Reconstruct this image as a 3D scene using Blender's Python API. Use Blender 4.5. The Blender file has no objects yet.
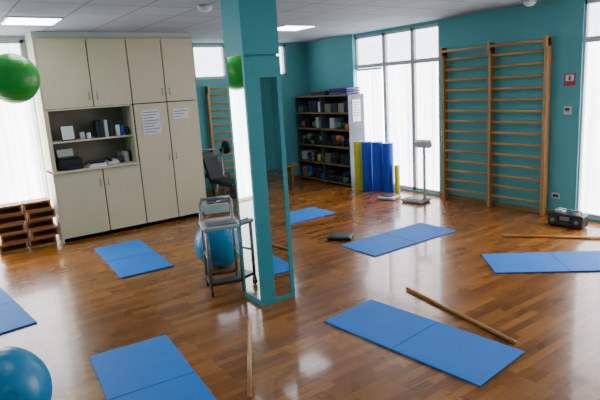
import bpy, bmesh, math, random
from mathutils import Vector, Matrix, Euler
random.seed(4)
S=bpy.context.scene
# ------------------------------------------------------------ materials
def lin(c):
    return tuple(((x/12.92) if x<=0.04045 else ((x+0.055)/1.055)**2.4) for x in c)
def hexc(h):
    h=h.lstrip('#'); return lin(tuple(int(h[i:i+2],16)/255 for i in (0,2,4)))
def mat(name,col,rough=.5,metal=0,var=.08,scale=6,bump=0,coat=0,emit=None,estr=0,spec=.5):
    m=bpy.data.materials.new(name); m.use_nodes=True; nt=m.node_tree; b=nt.nodes['Principled BSDF']
    c=hexc(col) if isinstance(col,str) else col
    b.inputs['Roughness'].default_value=rough; b.inputs['Metallic'].default_value=metal
    b.inputs['Specular IOR Level'].default_value=spec
    b.inputs['Coat Weight'].default_value=coat; b.inputs['Coat Roughness'].default_value=.12
    tc=nt.nodes.new('ShaderNodeTexCoord'); no=nt.nodes.new('ShaderNodeTexNoise'); no.inputs['Scale'].default_value=scale; no.inputs['Detail'].default_value=4
    nt.links.new(tc.outputs['Object'],no.inputs['Vector'])
    r=nt.nodes.new('ShaderNodeValToRGB'); r.color_ramp.elements[0].position=.3; r.color_ramp.elements[1].position=.7
    r.color_ramp.elements[0].color=tuple(x*(1-var) for x in c)+(1,); r.color_ramp.elements[1].color=tuple(min(1,x*(1+var)) for x in c)+(1,)
    nt.links.new(no.outputs['Fac'],r.inputs['Fac']); nt.links.new(r.outputs['Color'],b.inputs['Base Color'])
    if bump:
        bp=nt.nodes.new('ShaderNodeBump'); bp.inputs['Strength'].default_value=bump; bp.inputs['Distance'].default_value=.01
        n2=nt.nodes.new('ShaderNodeTexNoise'); n2.inputs['Scale'].default_value=scale*20; nt.links.new(tc.outputs['Object'],n2.inputs['Vector'])
        nt.links.new(n2.outputs['Fac'],bp.inputs['Height']); nt.links.new(bp.outputs['Normal'],b.inputs['Normal'])
    if emit is not None:
        b.inputs['Emission Color'].default_value=hexc(emit)+(1,); b.inputs['Emission Strength'].default_value=estr
    return m
def wood(name,c1,c2,rough=.4,axis='Y',scale=3):
    m=mat(name,c1,rough); nt=m.node_tree; b=nt.nodes['Principled BSDF']
    tc=nt.nodes.new('ShaderNodeTexCoord'); mp=nt.nodes.new('ShaderNodeMapping'); s=[scale*8]*3; s['XYZ'.index(axis)]=scale*.6; mp.inputs['Scale'].default_value=s
    no=nt.nodes.new('ShaderNodeTexNoise'); no.inputs['Scale'].default_value=1; no.inputs['Detail'].default_value=6
    nt.links.new(tc.outputs['Object'],mp.inputs['Vector']); nt.links.new(mp.outputs['Vector'],no.inputs['Vector'])
    r=nt.nodes.new('ShaderNodeValToRGB'); r.color_ramp.elements[0].position=.35; r.color_ramp.elements[1].position=.65
    r.color_ramp.elements[0].color=hexc(c1)+(1,); r.color_ramp.elements[1].color=hexc(c2)+(1,)
    nt.links.new(no.outputs['Fac'],r.inputs['Fac']); nt.links.new(r.outputs['Color'],b.inputs['Base Color'])
    return m
def parquet():
    m=bpy.data.materials.new('parquet'); m.use_nodes=True; nt=m.node_tree; b=nt.nodes['Principled BSDF']; N=nt.nodes.new; L=nt.links.new
    tc=N('ShaderNodeTexCoord'); mp=N('ShaderNodeMapping'); mp.inputs['Rotation'].default_value=(0,0,0)
    L(tc.outputs['Object'],mp.inputs['Vector'])
    br=N('ShaderNodeTexBrick'); br.inputs['Scale'].default_value=1; br.inputs['Brick Width'].default_value=.5; br.inputs['Row Height'].default_value=.07
    br.inputs['Mortar Size'].default_value=.0014; br.inputs['Mortar Smooth'].default_value=.3; br.offset=.37; br.inputs['Bias'].default_value=0
    br.inputs['Color1'].default_value=(0,0,0,1); br.inputs['Color2'].default_value=(1,1,1,1); br.inputs['Mortar'].default_value=(.0,.0,.0,1)
    L(mp.outputs['Vector'],br.inputs['Vector'])
    r=N('ShaderNodeValToRGB'); e=r.color_ramp.elements; e[0].color=hexc('#7c4714')+(1,); e[1].color=hexc('#b37230')+(1,)
    k=e.new(.5); k.color=hexc('#985b20')+(1,)
    L(br.outputs['Color'],r.inputs['Fac'])
    mp2=N('ShaderNodeMapping'); mp2.inputs['Scale'].default_value=(3,45,1); no=N('ShaderNodeTexNoise'); no.inputs['Scale'].default_value=1; no.inputs['Detail'].default_value=5
    L(tc.outputs['Object'],mp2.inputs['Vector']); L(mp2.outputs['Vector'],no.inputs['Vector'])
    mx=N('ShaderNodeMix'); mx.data_type='RGBA'; mx.blend_type='MULTIPLY'; mx.inputs['Factor'].default_value=.5
    r2=N('ShaderNodeValToRGB'); r2.color_ramp.elements[0].position=.25; r2.color_ramp.elements[0].color=(.55,.48,.42,1); r2.color_ramp.elements[1].color=(1,1,1,1); r2.color_ramp.elements[1].position=.7
    L(no.outputs['Fac'],r2.inputs['Fac']); L(r.outputs['Color'],mx.inputs['A']); L(r2.outputs['Color'],mx.inputs['B'])
    m3=N('ShaderNodeMix'); m3.data_type='RGBA'; L(br.outputs['Fac'],m3.inputs['Factor']); L(mx.outputs['Result'],m3.inputs['A']); m3.inputs['B'].default_value=(.03,.012,.005,1)
    L(m3.outputs['Result'],b.inputs['Base Color'])
    b.inputs['Coat Weight'].default_value=.4; b.inputs['Coat Roughness'].default_value=.08; b.inputs['Specular IOR Level'].default_value=.35; b.inputs['Specular Tint'].default_value=(1,.9,.78,1)
    n3=N('ShaderNodeTexNoise'); n3.inputs['Scale'].default_value=2.5; mr=N('ShaderNodeMapRange'); mr.inputs['To Min'].default_value=.2; mr.inputs['To Max'].default_value=.36
    L(tc.outputs['Object'],n3.inputs['Vector']); L(n3.outputs['Fac'],mr.inputs['Value']); L(mr.outputs['Result'],b.inputs['Roughness'])
    bp=N('ShaderNodeBump'); bp.inputs['Strength'].default_value=.15; bp.inputs['Distance'].default_value=.003; L(br.outputs['Fac'],bp.inputs['Height']); bp.invert=True
    L(bp.outputs['Normal'],b.inputs['Normal'])
    return m
def ceilmat():
    m=bpy.data.materials.new('ceiling_tiles'); m.use_nodes=True; nt=m.node_tree; b=nt.nodes['Principled BSDF']; N=nt.nodes.new; L=nt.links.new
    tc=N('ShaderNodeTexCoord'); mp=N('ShaderNodeMapping'); mp.inputs['Location'].default_value=(-.3,.3,0); L(tc.outputs['Object'],mp.inputs['Vector'])
    br=N('ShaderNodeTexBrick'); br.inputs['Scale'].default_value=1; br.inputs['Brick Width'].default_value=.6; br.inputs['Row Height'].default_value=.6; br.offset=0
    br.inputs['Mortar Size'].default_value=.009; br.inputs['Color1'].default_value=hexc('#a3abb0')+(1,); br.inputs['Color2'].default_value=hexc('#99a2a8')+(1,); br.inputs['Mortar'].default_value=hexc('#666e73')+(1,)
    L(mp.outputs['Vector'],br.inputs['Vector']); L(br.outputs['Color'],b.inputs['Base Color']); b.inputs['Roughness'].default_value=.8
    return m
def emis(name,col,st):
    m=mat(name,'#f4f6f8',.8,emit=col,estr=st); return m
def curtain(name,st):
    # pleated sheer: daylight and fold shading put into the emission by stretched noise
    m=bpy.data.materials.new(name); m.use_nodes=True; nt=m.node_tree; b=nt.nodes['Principled BSDF']; N=nt.nodes.new; L=nt.links.new
    tc=N('ShaderNodeTexCoord'); mp=N('ShaderNodeMapping'); mp.inputs['Scale'].default_value=(14,14,.3); no=N('ShaderNodeTexNoise'); no.inputs['Scale'].default_value=1
    L(tc.outputs['Object'],mp.inputs['Vector']); L(mp.outputs['Vector'],no.inputs['Vector'])
    mr=N('ShaderNodeMapRange'); mr.inputs['From Min'].default_value=.3; mr.inputs['From Max'].default_value=.7; mr.inputs['To Min'].default_value=st*.6; mr.inputs['To Max'].default_value=st*1.15
    L(no.outputs['Fac'],mr.inputs['Value']); L(mr.outputs['Result'],b.inputs['Emission Strength'])
    b.inputs['Base Color'].default_value=(.8,.82,.85,1); b.inputs['Emission Color'].default_value=hexc('#f8f8fc')+(1,); b.inputs['Roughness'].default_value=.9
    return m
M=dict(
 teal=mat('teal_wall','#5cabae',.7,var=.04,scale=2,bump=.05),
 tealp=mat('teal_pillar_paint','#2b979f',.55,var=.04,scale=3),
 white=mat('white_wall','#c3c6c2',.8,var=.03),
 frame=mat('white_frame','#c0c4c4',.45,var=.03),
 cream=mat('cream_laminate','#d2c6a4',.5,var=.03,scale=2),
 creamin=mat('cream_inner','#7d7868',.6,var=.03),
 joint=mat('dark_joint','#2c281f',.7), metal=mat('grey_blue_metal','#434f5a',.45), 
 black=mat('black_plastic','#101112',.4), dark=mat('dark_grey','#2a2c2e',.5), grey=mat('grey_metal','#8b8f92',.35,metal=.6), lgrey=mat('light_grey','#c4c6c6',.5),
 chrome=mat('chrome','#c8c8c8',.2,metal=1),
 blue=mat('mat_blue','#0a7ad8',.7,var=.05,scale=4,bump=.25),
 blueedge=mat('mat_edge','#0d5fae',.8),
 ballblue=mat('ball_blue','#0a8aba',.33,var=.03), ballgreen=mat('ball_green','#2aa332',.35,var=.03),
 rollblue=mat('roller_blue','#0f4cc4',.6), yellow=mat('yellow_foam','#d2cc30',.6), purple=mat('purple','#4a3a8c',.6),
 paper=mat('paper','#dfe2e6',.8,var=.02), red=mat('red','#b3222a',.5), ink=mat('ink','#55606c',.8),
 green=mat('green_item','#3e8a4c',.5), orange=mat('orange_item','#c26a2a',.5), navy=mat('navy','#1a2340',.6),
 bars=wood('bar_wood','#a87440','#c28f52',.4,'Z'), rung=wood('rung_wood','#b07d45','#cd9a5a',.35,'Y'),
 stick=wood('stick_wood','#b8783a','#d09a5a',.4,'X'), crate=wood('crate_wood','#93582c','#b87a45',.5,'X',2),
 shelfedge=wood('shelf_edge','#7b5a34','#9d7747',.5,'Y'),
 floor=parquet(), ceil=ceilmat(),
 curt=curtain('emissive_blind',8.5), pane=emis('bright_pane','#f2f7ff',4.5), lamp=emis('lamp_diffuser','#f2f5ff',13),  # blinds and panes emit in place of daylight from outside
)
mm=bpy.data.materials.new('mirror'); mm.use_nodes=True; b=mm.node_tree.nodes['Principled BSDF']; b.inputs['Metallic'].default_value=1; b.inputs['Roughness'].default_value=.02; b.inputs['Base Color'].default_value=(.82,.86,.86,1); M['mirror']=mm
# ------------------------------------------------------------ builder
class B:
    def __init__(s): s.bm=bmesh.new(); s.ms=[]
    def mi(s,m):
        m=M[m]
        if m not in s.ms: s.ms.append(m)
        return s.ms.index(m)
    def _fin(s,vs,m,smooth=False):
        i=s.mi(m); fs=set(f for v in vs for f in v.link_faces)
        for f in fs: f.material_index=i; f.smooth=smooth
    def box(s,c,size,m,rot=None,bev=0):
        r=bmesh.ops.create_cube(s.bm,size=1); vs=r['verts']
        T=Matrix.Translation(c)@((Euler(rot).to_matrix().to_4x4()) if rot else Matrix())@Matrix.Diagonal((*size,1))
        bmesh.ops.transform(s.bm,matrix=T,verts=vs)
        if bev:
            es=list(set(e for v in vs for e in v.link_edges))
            r2=bmesh.ops.bevel(s.bm,geom=es,offset=bev,segments=2,affect='EDGES',profile=.5)
            i=s.mi(m)
            for f in r2['faces']: f.material_index=i
            vs=list(set(v for f in r2['faces'] for v in f.verts))
        s._fin(vs,m)
        return s
    def b2(s,x0,x1,y0,y1,z0,z1,m,bev=0):
        return s.box(((x0+x1)/2,(y0+y1)/2,(z0+z1)/2),(abs(x1-x0),abs(y1-y0),abs(z1-z0)),m,bev=bev)
    def cyl(s,p0,p1,r,m,r2=None,seg=16,caps=True):
        p0=Vector(p0);p1=Vector(p1);d=p1-p0
        q=d.to_track_quat('Z','Y').to_matrix().to_4x4()
        R=bmesh.ops.create_cone(s.bm,cap_ends=caps,segments=seg,radius1=r,radius2=r if r2 is None else r2,depth=d.length)
        bmesh.ops.transform(s.bm,matrix=Matrix.Translation((p0+p1)/2)@q,verts=R['verts'])
        s._fin(R['verts'],m)
        for v in R['verts']:
            for f in v.link_faces:
                if len(f.verts)==4: f.smooth=True
        return s
    def tube(s,pts,r,m,seg=10):
        for a,b_ in zip(pts[:-1],pts[1:]): s.cyl(a,b_,r,m,seg=seg)
        for p in pts[1:-1]: s.sph(p,r,m,8)
        return s
    def sph(s,c,r,m,seg=24,sc=(1,1,1)):
        R=bmesh.ops.create_uvsphere(s.bm,u_segments=seg*2,v_segments=seg,radius=r)
        bmesh.ops.transform(s.bm,matrix=Matrix.Translation(c)@Matrix.Diagonal((*sc,1)),verts=R['verts'])
        s._fin(R['verts'],m,True); return s
    def done(s,name,loc=(0,0,0),rz=0,bevel=0,rot=None):
        me=bpy.data.meshes.new(name); s.bm.to_mesh(me); s.bm.free()
        for m in s.ms: me.materials.append(m)
        o=bpy.data.objects.new(name,me); S.collection.objects.link(o); o.location=loc; o.rotation_euler=rot if rot else (0,0,rz)
        if bevel:
            md=o.modifiers.new('bev','BEVEL'); md.width=bevel; md.segments=2; md.limit_method='ANGLE'
        return o
H=2.93; XR=7.056; YB=9.6; XL=-1.5; YF=-3.0; T=.2
# ------------------------------------------------------------ shell
B().b2(XL-T,XR+T,YF-T,YB+T,-.1,0,'floor').done('floor')
B().b2(XL-T,XR+T,YF-T,YB+T,H,H+.1,'ceil').done('ceiling')
w=B()
def seg(y0,y1,z0,z1,m='teal'): w.b2(XR,XR+T,y0,y1,z0,z1,m)
seg(8.04,YB+T,0,H); seg(3.62,5.95,0,H); seg(5.95,8.04,2.88,H); seg(5.95,8.04,0,.03); seg(.6,3.62,2.86,H); seg(.6,3.62,0,.04); seg(YF-T,.6,0,H)
w.b2(XR-.05,XR,8.04,8.95,0,H,'teal')
w.done('wall_right')
B().b2(3.63,XR,YB,YB+T,0,2.25,'teal').b2(3.63,4.35,YB,YB+T,2.25,H,'teal').b2(6.5,XR,YB,YB+T,2.25,H,'teal').b2(4.35,6.5,YB,YB+T,2.9,H,'teal').done('wall_back')
B().b2(3.43,3.63,8.51,YB+T,0,H,'teal').done('wall_recess')
B().b2(XL,1.345,8.5,8.7,2.88,H,'white').b2(XL,1.345,8.5,8.7,0,.06,'white').b2(1.33,1.345,8.5,8.7,.06,2.88,'white').b2(XL,-1.2,8.5,8.7,.06,2.88,'teal').done('wall_window_side')
B().b2(1.346,3.43,8.51,8.7,0,H,'white').done('wall_behind_cabinet')
B().b2(XL-T,XL,YF-T,8.7,0,H,'teal').done('wall_left')
B().b2(XL,XR,YF-T,YF,0,H,'teal').done('wall_front')
B().b2(1.352,3.628,8.02,8.5,2.855,H,'white').done('trim_1')
B().b2(XR-.015,XR,3.62,5.95,0,.07,'shelfedge').done('baseboard_right')
B().b2(3.63,XR-.06,YB-.015,YB,0,.07,'shelfedge').done('baseboard_back')
def window_y(name,x,y0,y1,z0,z1,cols,transom,fr=.05):
    b=B(); xm=x+.06
    for yy in (y0,y1): b.b2(xm-.03,xm+.03,yy-fr/2 if yy==y1 else yy,yy if yy==y1 else yy+fr,z0,z1,'frame')
    b.b2(xm-.03,xm+.03,y0,y1,z1-fr,z1,'frame'); b.b2(xm-.03,xm+.03,y0,y1,z0,z0+fr,'frame')
    b.b2(xm-.04,xm+.04,y0,y1,transom-.035,transom+.035,'frame')
    for c in cols: b.b2(xm-.03,xm+.03,c-.04,c+.04,z0,z1,'frame')
    b.b2(xm+.035,xm+.045,y0,y1,transom,z1,'pane')
    b.b2(xm+.035,xm+.045,y0,y1,z0,transom,'curt')
    if name=='window_1':
        n=7; a0,a1=7.33,8.0
        for i in range(n):
            y=a0+(i+.5)*(a1-a0)/n
            b.box((x+.015,y,1.33),(.004,(a1-a0)/n*1.02,1.8),'curt',rot=(0,0,.12))
        b.b2(x,x+.03,a0,a1,2.23,2.27,'frame')
    return b.done(name)
window_y('window_1',XR,5.95,8.04,.03,2.88,[6.57,7.27],2.31)
window_y('window_2',XR,.6,3.62,.04,2.86,[1.6,2.6],2.37)
b=B(); 
b.b2(4.35,6.5,YB+.1,YB+.11,2.25,2.9,'pane')
for x in (4.37,5.05,5.75,6.48): b.b2(x-.03,x+.03,YB+.02,YB+.1,2.25,2.9,'frame')
b.b2(4.35,6.5,YB+.02,YB+.1,2.25,2.3,'frame').b2(4.35,6.5,YB+.02,YB+.1,2.85,2.9,'frame').done('window_3')
b=B(); b.b2(-1.2,1.33,8.6,8.61,.06,2.33,'curt').b2(-1.2,1.33,8.6,8.61,2.33,2.88,'pane')
for x in (-1.18,-.4,.45,1.31): b.b2(x-.03,x+.03,8.52,8.6,.06,2.88,'frame')
b.b2(-1.2,1.33,8.52,8.6,2.3,2.36,'frame').b2(-1.2,1.33,8.52,8.6,2.83,2.88,'frame').done('window_4')
def pleat(name,x0,x1,y,z0,z1):
    bm=bmesh.new(); n=90; rows=[]
    for k,z in enumerate((z0,(z0+z1)/2,z1)):
        rows.append([bm.verts.new((x0+(x1-x0)*i/n, y+.03*math.sin(i*.9)*(1.2-.3*k), z)) for i in range(n+1)])
    for a,b_ in zip(rows[:-1],rows[1:]):
        for i in range(n):
            f=bm.faces.new((a[i],a[i+1],b_[i+1],b_[i])); f.smooth=True
    me=bpy.data.meshes.new(name); bm.to_mesh(me); bm.free(); me.materials.append(M['curt']); o=bpy.data.objects.new(name,me); S.collection.objects.link(o); return o
pleat('window_curtain',-.9,1.27,8.44,.08,2.3)
# ------------------------------------------------------------ ceiling lamps
def lampo(x,y,i=0):
    B().b2(-.3,.3,-.3,.3,-.012,0,'frame').b2(-.27,.27,-.27,.27,-.016,-.012,'lamp').done('ceiling_light_panel',(x,y,H))
for x,y in [(1.2,6.95),(5.0,7.2),(4.2,4.05),(1.2,3.3),(4.4,1.6),(1.2,-.3),(4.4,-1.4)]: lampo(x,y)  # far panels are visible fixtures; those out of view are added for general fill
def dome(x,y):
    B().cyl((0,0,-.03),(0,0,0),.085,'lgrey',seg=28).sph((0,0,-.03),.072,'paper',12,(1,1,.6)).done('ceiling_dome_fixture',(x,y,H))
dome(6.75,4.18); dome(2.7,5.5)
# ------------------------------------------------------------ pillar with mirrors
PX,PY,PA,PB=2.312,4.072,.374,.329
b=B(); b.b2(PX+.02,PX+PA-.02,PY+.02,PY+PB-.02,0,H,'tealp',bev=0)
b.b2(PX,PX+PA,PY,PY+PB,2.3,H,'tealp')
z1=2.3
b.b2(PX,PX+.02,PY,PY+.03,0,z1,'tealp').b2(PX,PX+.02,PY+PB-.02,PY+PB,0,z1,'tealp').b2(PX,PX+.02,PY+.03,PY+PB-.02,0,.05,'tealp')
b.b2(PX+.004,PX+.016,PY+.03,PY+PB-.02,.05,z1,'mirror')
z1=2.28
b.b2(PX+.02,PX+.15,PY,PY+.02,0,z1,'tealp').b2(PX+PA-.045,PX+PA,PY,PY+.02,0,z1,'tealp').b2(PX+.15,PX+PA-.045,PY,PY+.02,0,.04,'tealp').b2(PX+.15,PX+PA-.045,PY,PY+.02,2.1,z1,'tealp')
b.b2(PX+.15,PX+PA-.045,PY+.006,PY+.016,.04,2.1,'mirror')
b.b2(PX+PA-.02,PX+PA,PY+.02,PY+PB,0,z1,'tealp').b2(PX+.02,PX+PA-.02,PY+PB-.02,PY+PB,0,z1,'tealp')
b.done('mirrored_pillar')
# ------------------------------------------------------------ storage cabinet
YC=7.98; cx=[1.352,2.03,2.59,3.12,3.628]
b=B()
b.b2(1.352,1.375,YC,8.49,0,2.85,'cream').b2(3.605,3.628,YC,8.49,0,2.85,'cream').b2(1.375,3.605,YC+.02,8.49,2.82,2.85,'cream')
b.b2(1.375,2.57,YC+.03,8.49,1.89,2.82,'joint').b2(1.375,2.57,YC+.03,8.49,0,1.01,'joint').b2(2.57,3.605,YC+.03,8.49,0,2.82,'joint')
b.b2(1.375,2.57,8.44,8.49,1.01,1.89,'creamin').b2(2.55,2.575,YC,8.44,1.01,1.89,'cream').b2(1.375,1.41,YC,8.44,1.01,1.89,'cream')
b.b2(1.352,2.575,YC-.03,8.44,1.0,1.03,'cream').b2(1.375,2.575,YC,8.44,1.875,1.895,'cream').b2(1.41,2.55,YC+.06,8.44,1.42,1.44,'cream')
g=.008
for i in range(4):
    x0,x1=cx[i]+g,cx[i+1]-g
    if i==0: x0=1.36
    if i==3: x1=3.62
    def door(z0,z1):
        b.b2(x0,x1,YC,YC+.028,z0,z1,'cream',bev=.003)
    door(1.9,2.84)
    if i<2: door(.06,.99)
    else: door(.06,1.885)
    hx=x1-.05 if i%2==0 else x0+.05
    b.cyl((hx,YC-.025,2.0),(hx,YC-.025,2.1),.006,'grey'); b.cyl((hx,YC-.025,2.0),(hx,YC,2.0),.005,'grey'); b.cyl((hx,YC-.025,2.1),(hx,YC,2.1),.005,'grey')
    hz=.85 if i<2 else 1.1
    b.cyl((hx,YC-.025,hz-.1),(hx,YC-.025,hz),.006,'grey'); b.cyl((hx,YC-.025,hz-.1),(hx,YC,hz-.1),.005,'grey'); b.cyl((hx,YC-.025,hz),(hx,YC,hz),.005,'grey')
b.b2(1.375,3.605,YC+.03,YC+.05,0,.06,'joint')
b.done('storage_cabinet')
def paper(name,x0,x1,z0,z1,lines=6,y=YC-.006):
    b=B(); b.b2(x0,x1,y,y+.003,z0,z1,'paper')
    n=lines
    for i in range(n):
        z=z1-(i+1)*(z1-z0)/(n+1); b.b2(x0+.02,x1-.02-.04*(i%3),y-.001,y,z-.006,z+.004,'ink')
    b.done(name)
paper('paper_notice',2.70,2.98,1.42,1.80,8); paper('paper_notice',3.2,3.45,1.62,1.78,3)
def put(bb,name,x,y,z,rz=0): return bb.done(name,(x,y,z+.001),rz)
ZU,ZL=1.44,1.03
put(B().box((0,0,.11),(.2,.015,.22),'black',rot=(-.12,0,0)).box((0,-.009,.11),(.17,.006,.19),'paper',rot=(-.12,0,0)).box((0,.05,.06),(.02,.1,.01),'black',rot=(.9,0,0)),'photo_frame',1.66,8.16,ZU,.15)
b=B(); x=0
for i,(m,wd,h) in enumerate([('navy',.04,.24),('black',.05,.26),('dark',.03,.22),('lgrey',.05,.25),('black',.04,.24),('dark',.03,.23)]):
    b.box((x+wd/2,0,h/2),(wd*.92,.18,h),m,bev=.003); x+=wd
put(b,'binder_row',2.05,8.2,ZU)
def jar(name,x,y,z,m,r=.035,h=.12):
    put(B().cyl((0,0,0),(0,0,h*.8),r,m).cyl((0,0,h*.8),(0,0,h*.9),r,m,r2=r*.7).cyl((0,0,h*.88),(0,0,h),r*.75,'black'),name,x,y,z)
jar('supplement_jar',1.85,8.13,ZU,'lgrey'); jar('supplement_jar',1.93,8.1,ZU,'paper',.03,.1); jar('spray_bottle',2.36,8.12,ZU,'paper',.03,.19); jar('spray_bottle',2.43,8.14,ZU,'rollblue',.03,.17); jar('supplement_jar',2.5,8.12,ZU,'black',.035,.13)
put(B().box((0,0,.075),(.34,.28,.15),'black',bev=.015).box((0,.03,.165),(.28,.18,.02),'dark',bev=.004).box((0,-.15,.03),(.24,.1,.012),'dark').box((0,.11,.22),(.22,.01,.12),'paper',rot=(-.2,0,0)),'desk_printer',1.62,8.18,ZL,.05)
put(B().box((0,0,.012),(.24,.2,.022),'paper').box((.01,0,.036),(.22,.18,.022),'lgrey',rot=(0,0,.1)).box((0,.01,.056),(.2,.16,.016),'navy',rot=(0,0,-.1)),'book_stack',1.98,8.08,ZL)
put(B().box((0,0,.035),(.16,.18,.05),'lgrey',rot=(.12,0,0),bev=.008).box((-.045,0,.075),(.05,.2,.03),'black',rot=(.12,0,0),bev=.01),'desk_telephone',2.22,8.12,ZL+.003)
b=B().cyl((0,0,0),(0,0,.1),.038,'dark')
for i in range(5): b.cyl((0,0,.02),(.03*math.cos(i*1.3),.03*math.sin(i*1.3),.17),.004,['red','rollblue','yellow','black','green'][i])
put(b,'pencil_cup',2.36,8.15,ZL)
put(B().box((0,0,.08),(.02,.18,.16),'paper').box((.03,0,.075),(.02,.17,.15),'lgrey').box((.06,0,.08),(.025,.18,.16),'black'),'folder_set',2.45,8.25,ZL)
# ------------------------------------------------------------ mats
def gmat(x,y,rz,L=1.474,W=.617):
    b=B(); th=.014
    b.box((-L/4-.002,0,th/2+.001),(L/2-.004,W,th),'blue',bev=.004); b.box((L/4+.002,0,th/2+.001),(L/2-.004,W,th),'blue',bev=.004)
    b.box((0,0,.006),(.02,W-.004,.011),'blueedge')
    return b.done('exercise_mat',(x,y,0),rz)
hp=math.pi/2
for x,y,rz in [(1.878,6.574,hp-.055),(.168,5.907,hp+.115),(1.01,3.41,hp-.09),(2.914,2.712,hp+.106),(4.77,4.696,.007),(4.36,6.68,.03),(5.28,2.855,-.717)]: gmat(x,y,rz)
def stick(p,q):
    p=Vector(p);q=Vector(q);d=(q-p); L=d.length; a=math.atan2(d.y,d.x); c=(p+q)/2
    B().cyl((-L/2,0,.017),(L/2,0,.017),.016,'stick').sph((-L/2,0,.017),.016,'stick',8).sph((L/2,0,.017),.016,'stick',8).done('wooden_exercise_stick',(c.x,c.y,0),a)
stick((2.06,3.88,0),(1.46,2.84,0)); stick((3.57,3.43,0),(3.36,2.14,0)); stick((5.70,3.80,0),(6.42,2.88,0))
# ------------------------------------------------------------ balls
def ball(name,c,r,m,tilt=(0.5,.3,0)):
    bm=bmesh.new(); bmesh.ops.create_uvsphere(bm,u_segments=64,v_segments=96,radius=r)
    for v in bm.verts:
        lat=math.asin(max(-1,min(1,v.co.z/r)))
        if abs(lat)<1.1: v.co*= 1+.004*(1 if math.sin(lat*34)>.55 else 0)
        if lat>1.45: v.co*=.985
    for f in bm.faces: f.smooth=True
    R=bmesh.ops.create_cone(bm,cap_ends=True,segments=12,radius1=.012,radius2=.012,depth=.01); bmesh.ops.translate(bm,vec=(0,0,r*.99),verts=R['verts'])
    bmesh.ops.transform(bm,matrix=Euler(tilt).to_matrix().to_4x4(),verts=bm.verts)
    me=bpy.data.meshes.new(name); bm.to_mesh(me); bm.free(); me.materials.append(M[m]); o=bpy.data.objects.new(name,me); S.collection.objects.link(o); o.location=c; return o
ball('exercise_ball',(2.56,5.4,.287),.285,'ballblue',(.2,.5,0)); ball('exercise_ball',(.11,3.46,.287),.285,'ballblue',(1.2,.4,0))
gb=ball('exercise_ball',(.90,6.81,2.28),.275,'ballgreen',(.2,.1,0))
b=B()
for i in range(4):
    a=i*math.pi/2+.4; pts=[]
    for k in range(7):
        t=k/6*math.pi; pts.append((.286*math.sin(t)*math.cos(a),.286*math.sin(t)*math.sin(a),.286*math.cos(t)))
    b.tube(pts,.0015,'green',6)
b.cyl((0,0,.285),(0,0,H-2.28),.0025,'lgrey',seg=8)
o=b.done('hanging_net'); o.parent=gb
# ------------------------------------------------------------ wall bars
def wallbars(name,y0,y1,x,h,n,mid=True):
    b=B(); ys=[y0,(y0+y1)/2,y1] if mid else [y0,y1]
    for y in ys:
        b.b2(x-.1,x,y-.024,y+.024,0,h,'bars',bev=.004)
        b.b2(x-.14,x-.02,y-.024,y+.024,h-.12,h+.02,'bars',bev=.006)
        b.b2(x,x+.035,y-.03,y+.03,.3,.4,'bars').b2(x,x+.035,y-.03,y+.03,h-.35,h-.25,'bars')
    for i in range(n):
        z=.18+i*(h-.35)/(n-1)
        for a,c in zip(ys[:-1],ys[1:]):
            b.cyl((x-.06,a,z),(x-.06,c,z),.02,'rung',seg=12)
    b.cyl((x-.12,ys[0],h-.04),(x-.12,ys[-1],h-.04),.02,'rung',seg=12)
    return b.done(name)
wallbars('wall_bars',4.03,5.77,XR-.04,2.45,14)
o=wallbars('wall_bars',0,.85,0,2.1,13,mid=False); o.rotation_euler=(0,0,hp); o.location=(5.4,YB-.04,.0)
# ------------------------------------------------------------ shelf rack
b=B(); x0,x1=6.6,7.0; y0,y1=7.76,9.5; h=1.8
for y in (y0,(y0+y1)/2,y1): b.b2(x0,x1,y-.012 if y!=y0 else y,y+.012 if y!=y1 else y,0,h,'metal')
for z in (.06,.42,.78,1.12,1.45,1.79):
    b.b2(x0,x1,y0,y1,z-.01,z+.01,'metal'); b.b2(x0-.006,x0,y0+.02,y1-.02,z-.016,z+.016,'shelfedge')
b.b2(x1-.01,x1,y0,y1,0,h,'metal')
sh=b.done('equipment_shelf')
def shelfrow(name,z,ya,yb,kinds):
    b=B(); y=ya
    while y<yb-.12:
        k=random.choice(kinds)
        if k=='box':
            wd=random.uniform(.1,.2); hh=random.uniform(.1,.25); b.box((random.uniform(6.77,6.82),y+wd/2,z+hh/2),(.26,wd-.008,hh),random.choice(['dark','black','navy','lgrey','dark','creamin','yellow','joint','black']),bev=.006)
        elif k=='db':
            wd=.12
            for lev in (0,.09):
                for xx in (6.7,6.84):
                    b.cyl((xx-.05,y+.06,z+.045+lev),(xx+.05,y+.06,z+.045+lev),.014,'grey',seg=8)
                    for s_ in (-.05,.05): b.cyl((xx+s_-.02,y+.06,z+.045+lev),(xx+s_+.02,y+.06,z+.045+lev),.045,random.choice(['black','grey','dark']),seg=6)
        elif k=='ball':
            wd=.15; b.sph((6.74,y+.07,z+.07),.068,random.choice(['orange','green','dark','yellow']),10)
        elif k=='roll':
            wd=.13
            for lev in ((0,.11) if random.random()>.4 else (0,)): b.cyl((6.62,y+.06,z+.056+lev),(6.94,y+.06,z+.056+lev),.056,random.choice(['navy','dark','green','orange','rollblue','black']))
        y+=wd+random.uniform(.005,.04)
    b.done(name).parent=sh
mid=(y0+y1)/2
for z,k in ((.075,['box','roll']),(.435,['db','box']),(.795,['db','roll']),(1.135,['ball','box','roll']),(1.465,['box','box','roll'])):
    shelfrow('shelf_row',z,7.79,mid-.02,k); shelfrow('shelf_row',z,mid+.03,9.46,k)
b=B()
for i in range(3): b.box((6.8,8.1,1.803+.02+i*.045),(.34,.55,.04),['purple','navy','purple'][i],bev=.012)
for i in range(2): b.box((6.8,8.75,1.803+.02+i*.045),(.34,.5,.04),['navy','dark'][i],bev=.012)
b.done('folded_mat_pile')
b=B(); b.b2(6.7,6.9,7.752,7.757,1.28,1.7,'paper')
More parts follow.
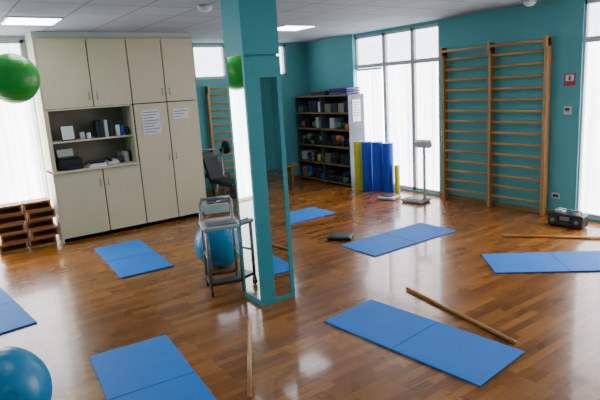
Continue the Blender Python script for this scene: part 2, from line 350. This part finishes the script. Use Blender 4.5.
for i in range(6): b.b2(6.72,6.88-.02*(i%3),7.75,7.752,1.64-i*.05,1.655-i*.05,'ink')
b.done('paper_notice')
def roller(x,y,r,h,m):
    B().cyl((0,0,0),(0,0,h),r,m,seg=24).cyl((0,0,h),(0,0,h+.001),r*.45,'dark',seg=16).done('foam_roller',(x,y,0),0,bevel=.008)
roller(6.62,7.55,.08,.92,'yellow'); roller(6.67,7.36,.1,.92,'rollblue'); roller(6.74,7.15,.1,.92,'rollblue'); roller(6.81,6.95,.1,.9,'rollblue'); roller(6.85,6.77,.05,.5,'yellow')
# ------------------------------------------------------------ column scale
b=B(); b.box((0,0,.035),(.3,.4,.05),'lgrey',bev=.01).box((0,-.02,.066),(.26,.32,.012),'dark',bev=.004)
for sx in (-.12,.12):
    for sy in (-.16,.16): b.cyl((sx,sy,0),(sx,sy,.012),.02,'black')
b.cyl((.0,-.17,.05),(.0,-.17,.93),.024,'paper').box((-.02,-.17,.98),(.08,.27,.12),'paper',rot=(0,-.4,0),bev=.012).box((-.055,-.17,.995),(.01,.16,.05),'dark',rot=(0,-.4,0))
b.done('column_scale',(6.5,6.0,0),.15)
B().box((0,0,.03),(.3,.3,.04),'lgrey',bev=.01).box((0,.02,.055),(.2,.2,.015),'dark',bev=.004).cyl((-.1,-.1,0),(-.1,-.1,.012),.02,'black').cyl((.1,-.1,0),(.1,-.1,.012),.02,'black').cyl((-.1,.1,0),(-.1,.1,.012),.02,'black').cyl((.1,.1,0),(.1,.1,.012),.02,'black').done('bathroom_scale',(6.38,6.5,0),.3)
B().box((0,0,.025),(.32,.25,.045),'black',bev=.014).box((0,0,.05),(.26,.19,.006),'dark',bev=.002).cyl((.14,.0,.03),(.17,.0,.03),.012,'dark').done('balance_pad',(4.25,5.26,0),-.9)
b=B(); b.box((0,0,.09),(.2,.44,.17),'black',bev=.02)
for sy in (-.15,.15): b.cyl((-.1,sy,.09),(-.108,sy,.09),.06,'dark',seg=20).cyl((-.105,sy,.09),(-.112,sy,.09),.025,'grey',seg=16)
b.box((-.1,0,.12),(.01,.12,.05),'grey').box((-.1,0,.06),(.01,.12,.03),'dark').tube([(0,-.18,.17),(0,-.16,.215),(0,.16,.215),(0,.18,.17)],.009,'grey').box((.02,.1,.195),(.12,.1,.04),'lgrey',bev=.008)
b.done('portable_stereo',(6.64,3.5,.005),.1)
# wall fittings
B().b2(XR-.006,XR,3.69,3.84,1.8,1.96,'red').b2(XR-.008,XR-.006,3.71,3.82,1.86,1.94,'paper').b2(XR-.009,XR-.007,3.75,3.78,1.87,1.93,'red').done('fire_sign')
B().b2(XR-.03,XR,3.72,3.82,1.42,1.53,'frame',bev=.005).b2(XR-.033,XR-.03,3.74,3.8,1.47,1.51,'dark').done('thermostat')
B().b2(XR-.012,XR,3.84,3.96,.25,.33,'frame',bev=.003).b2(XR-.014,XR-.012,3.86,3.94,.27,.31,'dark').done('wall_socket')
B().b2(XR-.012,XR,5.83,5.92,1.05,1.13,'frame',bev=.003).b2(XR-.015,XR-.012,5.85,5.9,1.07,1.11,'lgrey').done('light_switch')
# ------------------------------------------------------------ wheeled open trolley frame with seat
b=B(); q=.16
for sx in (-1,1):
    for sy in (-1,1):
        b.cyl((sx*q,sy*q,.07),(sx*q,sy*q,.90 if sy>0 else .68),.017,'grey')
        b.cyl((sx*q-.012,sy*q,.029),(sx*q+.012,sy*q,.029),.028,'black',seg=20); b.box((sx*q,sy*q,.065),(.035,.04,.02),'grey')
for s_ in (-1,1):
    b.cyl((-q,s_*q,.12),(q,s_*q,.12),.016,'dark'); b.cyl((s_*q,-q,.12),(s_*q,q,.12),.016,'dark')
    b.cyl((s_*q,-q,.38),(s_*q,q,.38),.011,'grey')
b.box((0,-q+.05,.13),(.32,.12,.016),'dark',bev=.004)
b.box((0,0,.69),(.38,.38,.04),'lgrey',bev=.014).box((0,0,.715),(.3,.3,.014),'grey',bev=.004)
b.tube([(-q,q,.87),(-q+.02,q,.93),(q-.02,q,.93),(q,q,.87)],.016,'grey')
b.box((0,q-.01,.82),(.26,.03,.1),'lgrey',bev=.01)
b.done('wheeled_trolley',(2.27,4.74,0),-.3)
# ------------------------------------------------------------ stacked open wooden boxes
b=B()
def obox(cx_,cz,w_,h_,d_=.3,y=0):
    t=.022
    b.box((cx_,y,cz-h_/2+t/2),(w_,d_,t),'crate'); b.box((cx_,y,cz+h_/2-t/2),(w_,d_,t),'crate')
    b.box((cx_-w_/2+t/2,y,cz),(t,d_,h_-2*t),'crate'); b.box((cx_+w_/2-t/2,y,cz),(t,d_,h_-2*t),'crate')
    b.box((cx_,y+d_/2-.03,cz),(w_-2*t,.02,h_-2*t),'crate')
nl=5; hh=.65/nl
for i in range(nl):
    z=i*hh+hh/2; off=.04 if i%2 else 0
    for j in range(2): obox(-.19+j*.37+off-.02,z,.35,hh-.004,.28,(.015 if (i+j)%2 else 0))
b.done('stacked_wooden_boxes',(.95,8.19,0),-.02)
# ------------------------------------------------------------ chair and exercise bench in the recess
def chair(x,y,rz,name='padded_chair'):
    b=B(); 
    for sx in (-.2,.2):
        b.tube([(sx,-.2,0),(sx,-.19,.44),(sx,.19,.44),(sx,.24,.85)],.011,'black'); b.tube([(sx,.24,0),(sx,.19,.44)],.011,'black')
    b.box((0,0,.46),(.44,.42,.05),'dark',bev=.018).box((0,.235,.74),(.42,.04,.26),'dark',rot=(-.1,0,0),bev=.015)
    b.cyl((-.2,-.19,.2),(-.2,.21,.2),.008,'black').cyl((.2,-.19,.2),(.2,.21,.2),.008,'black')
    b.done(name,(x,y,0),rz)
chair(4.35,9.12,.2)
b=B(); b.box((0,-.1,.46),(.3,.7,.07),'black',bev=.02).box((0,.38,.63),(.3,.07,.5),'black',rot=(-.5,0,0),bev=.02)
b.tube([(0,-.38,.42),(0,.33,.42)],.025,'grey').tube([(0,-.36,.42),(0,-.45,.03)],.025,'grey').tube([(0,.3,.42),(0,.45,.03)],.025,'grey').tube([(0,.32,.42),(0,.5,.72)],.02,'grey')
b.cyl((-.22,-.45,.03),(.22,-.45,.03),.028,'grey').cyl((-.26,.45,.03),(.26,.45,.03),.028,'grey')
for sx in (-.22,.22): b.cyl((sx,.45,.03),(sx,.45,.95),.022,'grey').box((sx,.42,.96),(.04,.1,.05),'black')
b.cyl((-.36,.42,1.0),(.36,.42,1.0),.013,'grey')
for sx in (-.31,.31): b.cyl((sx-.025,.42,1.0),(sx+.025,.42,1.0),.12,'black',seg=24)
for sz in (.28,.4): b.cyl((-.18,-.47,sz),(.18,-.47,sz),.045,'dark')
b.cyl((0,-.43,.25),(0,-.47,.4),.02,'grey')
b.done('weight_bench',(4.12,8.22,0),.05)
b=B()
for k in range(3): b.box((0,-.11+.11*k,.44),(1.3,.1,.035),'shelfedge',bev=.006)
for sx in (-.5,.5): b.box((sx,0,.21),(.05,.28,.42),'shelfedge',bev=.005)
b.box((0,0,.2),(.96,.03,.08),'shelfedge')
b.done('wooden_bench',(5.45,8.95,0),.0)
b=B(); b.box((0,0,.09),(.7,1.6,.14),'black',bev=.02).box((0,0,.165),(.48,1.45,.01),'dark')
for sx in (-.32,.32):
    b.tube([(sx,.65,.15),(sx,.55,1.2),(sx,.2,1.15)],.025,'grey')
    for sy in (-.7,.7): b.cyl((sx,sy,0),(sx,sy,.03),.03,'black')
b.box((0,.55,1.25),(.7,.1,.25),'black',rot=(.4,0,0),bev=.02)
b.done('treadmill',(3.6,-1.6,0),.3)
wd=bpy.data.worlds.new('World'); S.world=wd; wd.use_nodes=True; wd.node_tree.nodes['Background'].inputs['Color'].default_value=(.6,.75,1,1); wd.node_tree.nodes['Background'].inputs['Strength'].default_value=.5
# ------------------------------------------------------------ camera
a,p,r=.6071,.198,-.0609
fw=Vector((math.sin(a)*math.cos(p),math.cos(a)*math.cos(p),-math.sin(p))); rt=Vector((math.cos(a),-math.sin(a),0)); up=rt.cross(fw)
c,s=math.cos(r),math.sin(r); rt,up=c*rt+s*up,-s*rt+c*up
cam=bpy.data.cameras.new('camera'); co=bpy.data.objects.new('camera',cam); S.collection.objects.link(co)
R=Matrix((rt,up,-fw)).transposed().to_4x4(); co.matrix_world=Matrix.Translation((0,0,2.0))@R
cam.sensor_width=36; cam.lens=528.7/600*36; cam.shift_x=-1/600; cam.shift_y=-7.1/600; cam.clip_start=.05
S.camera=co
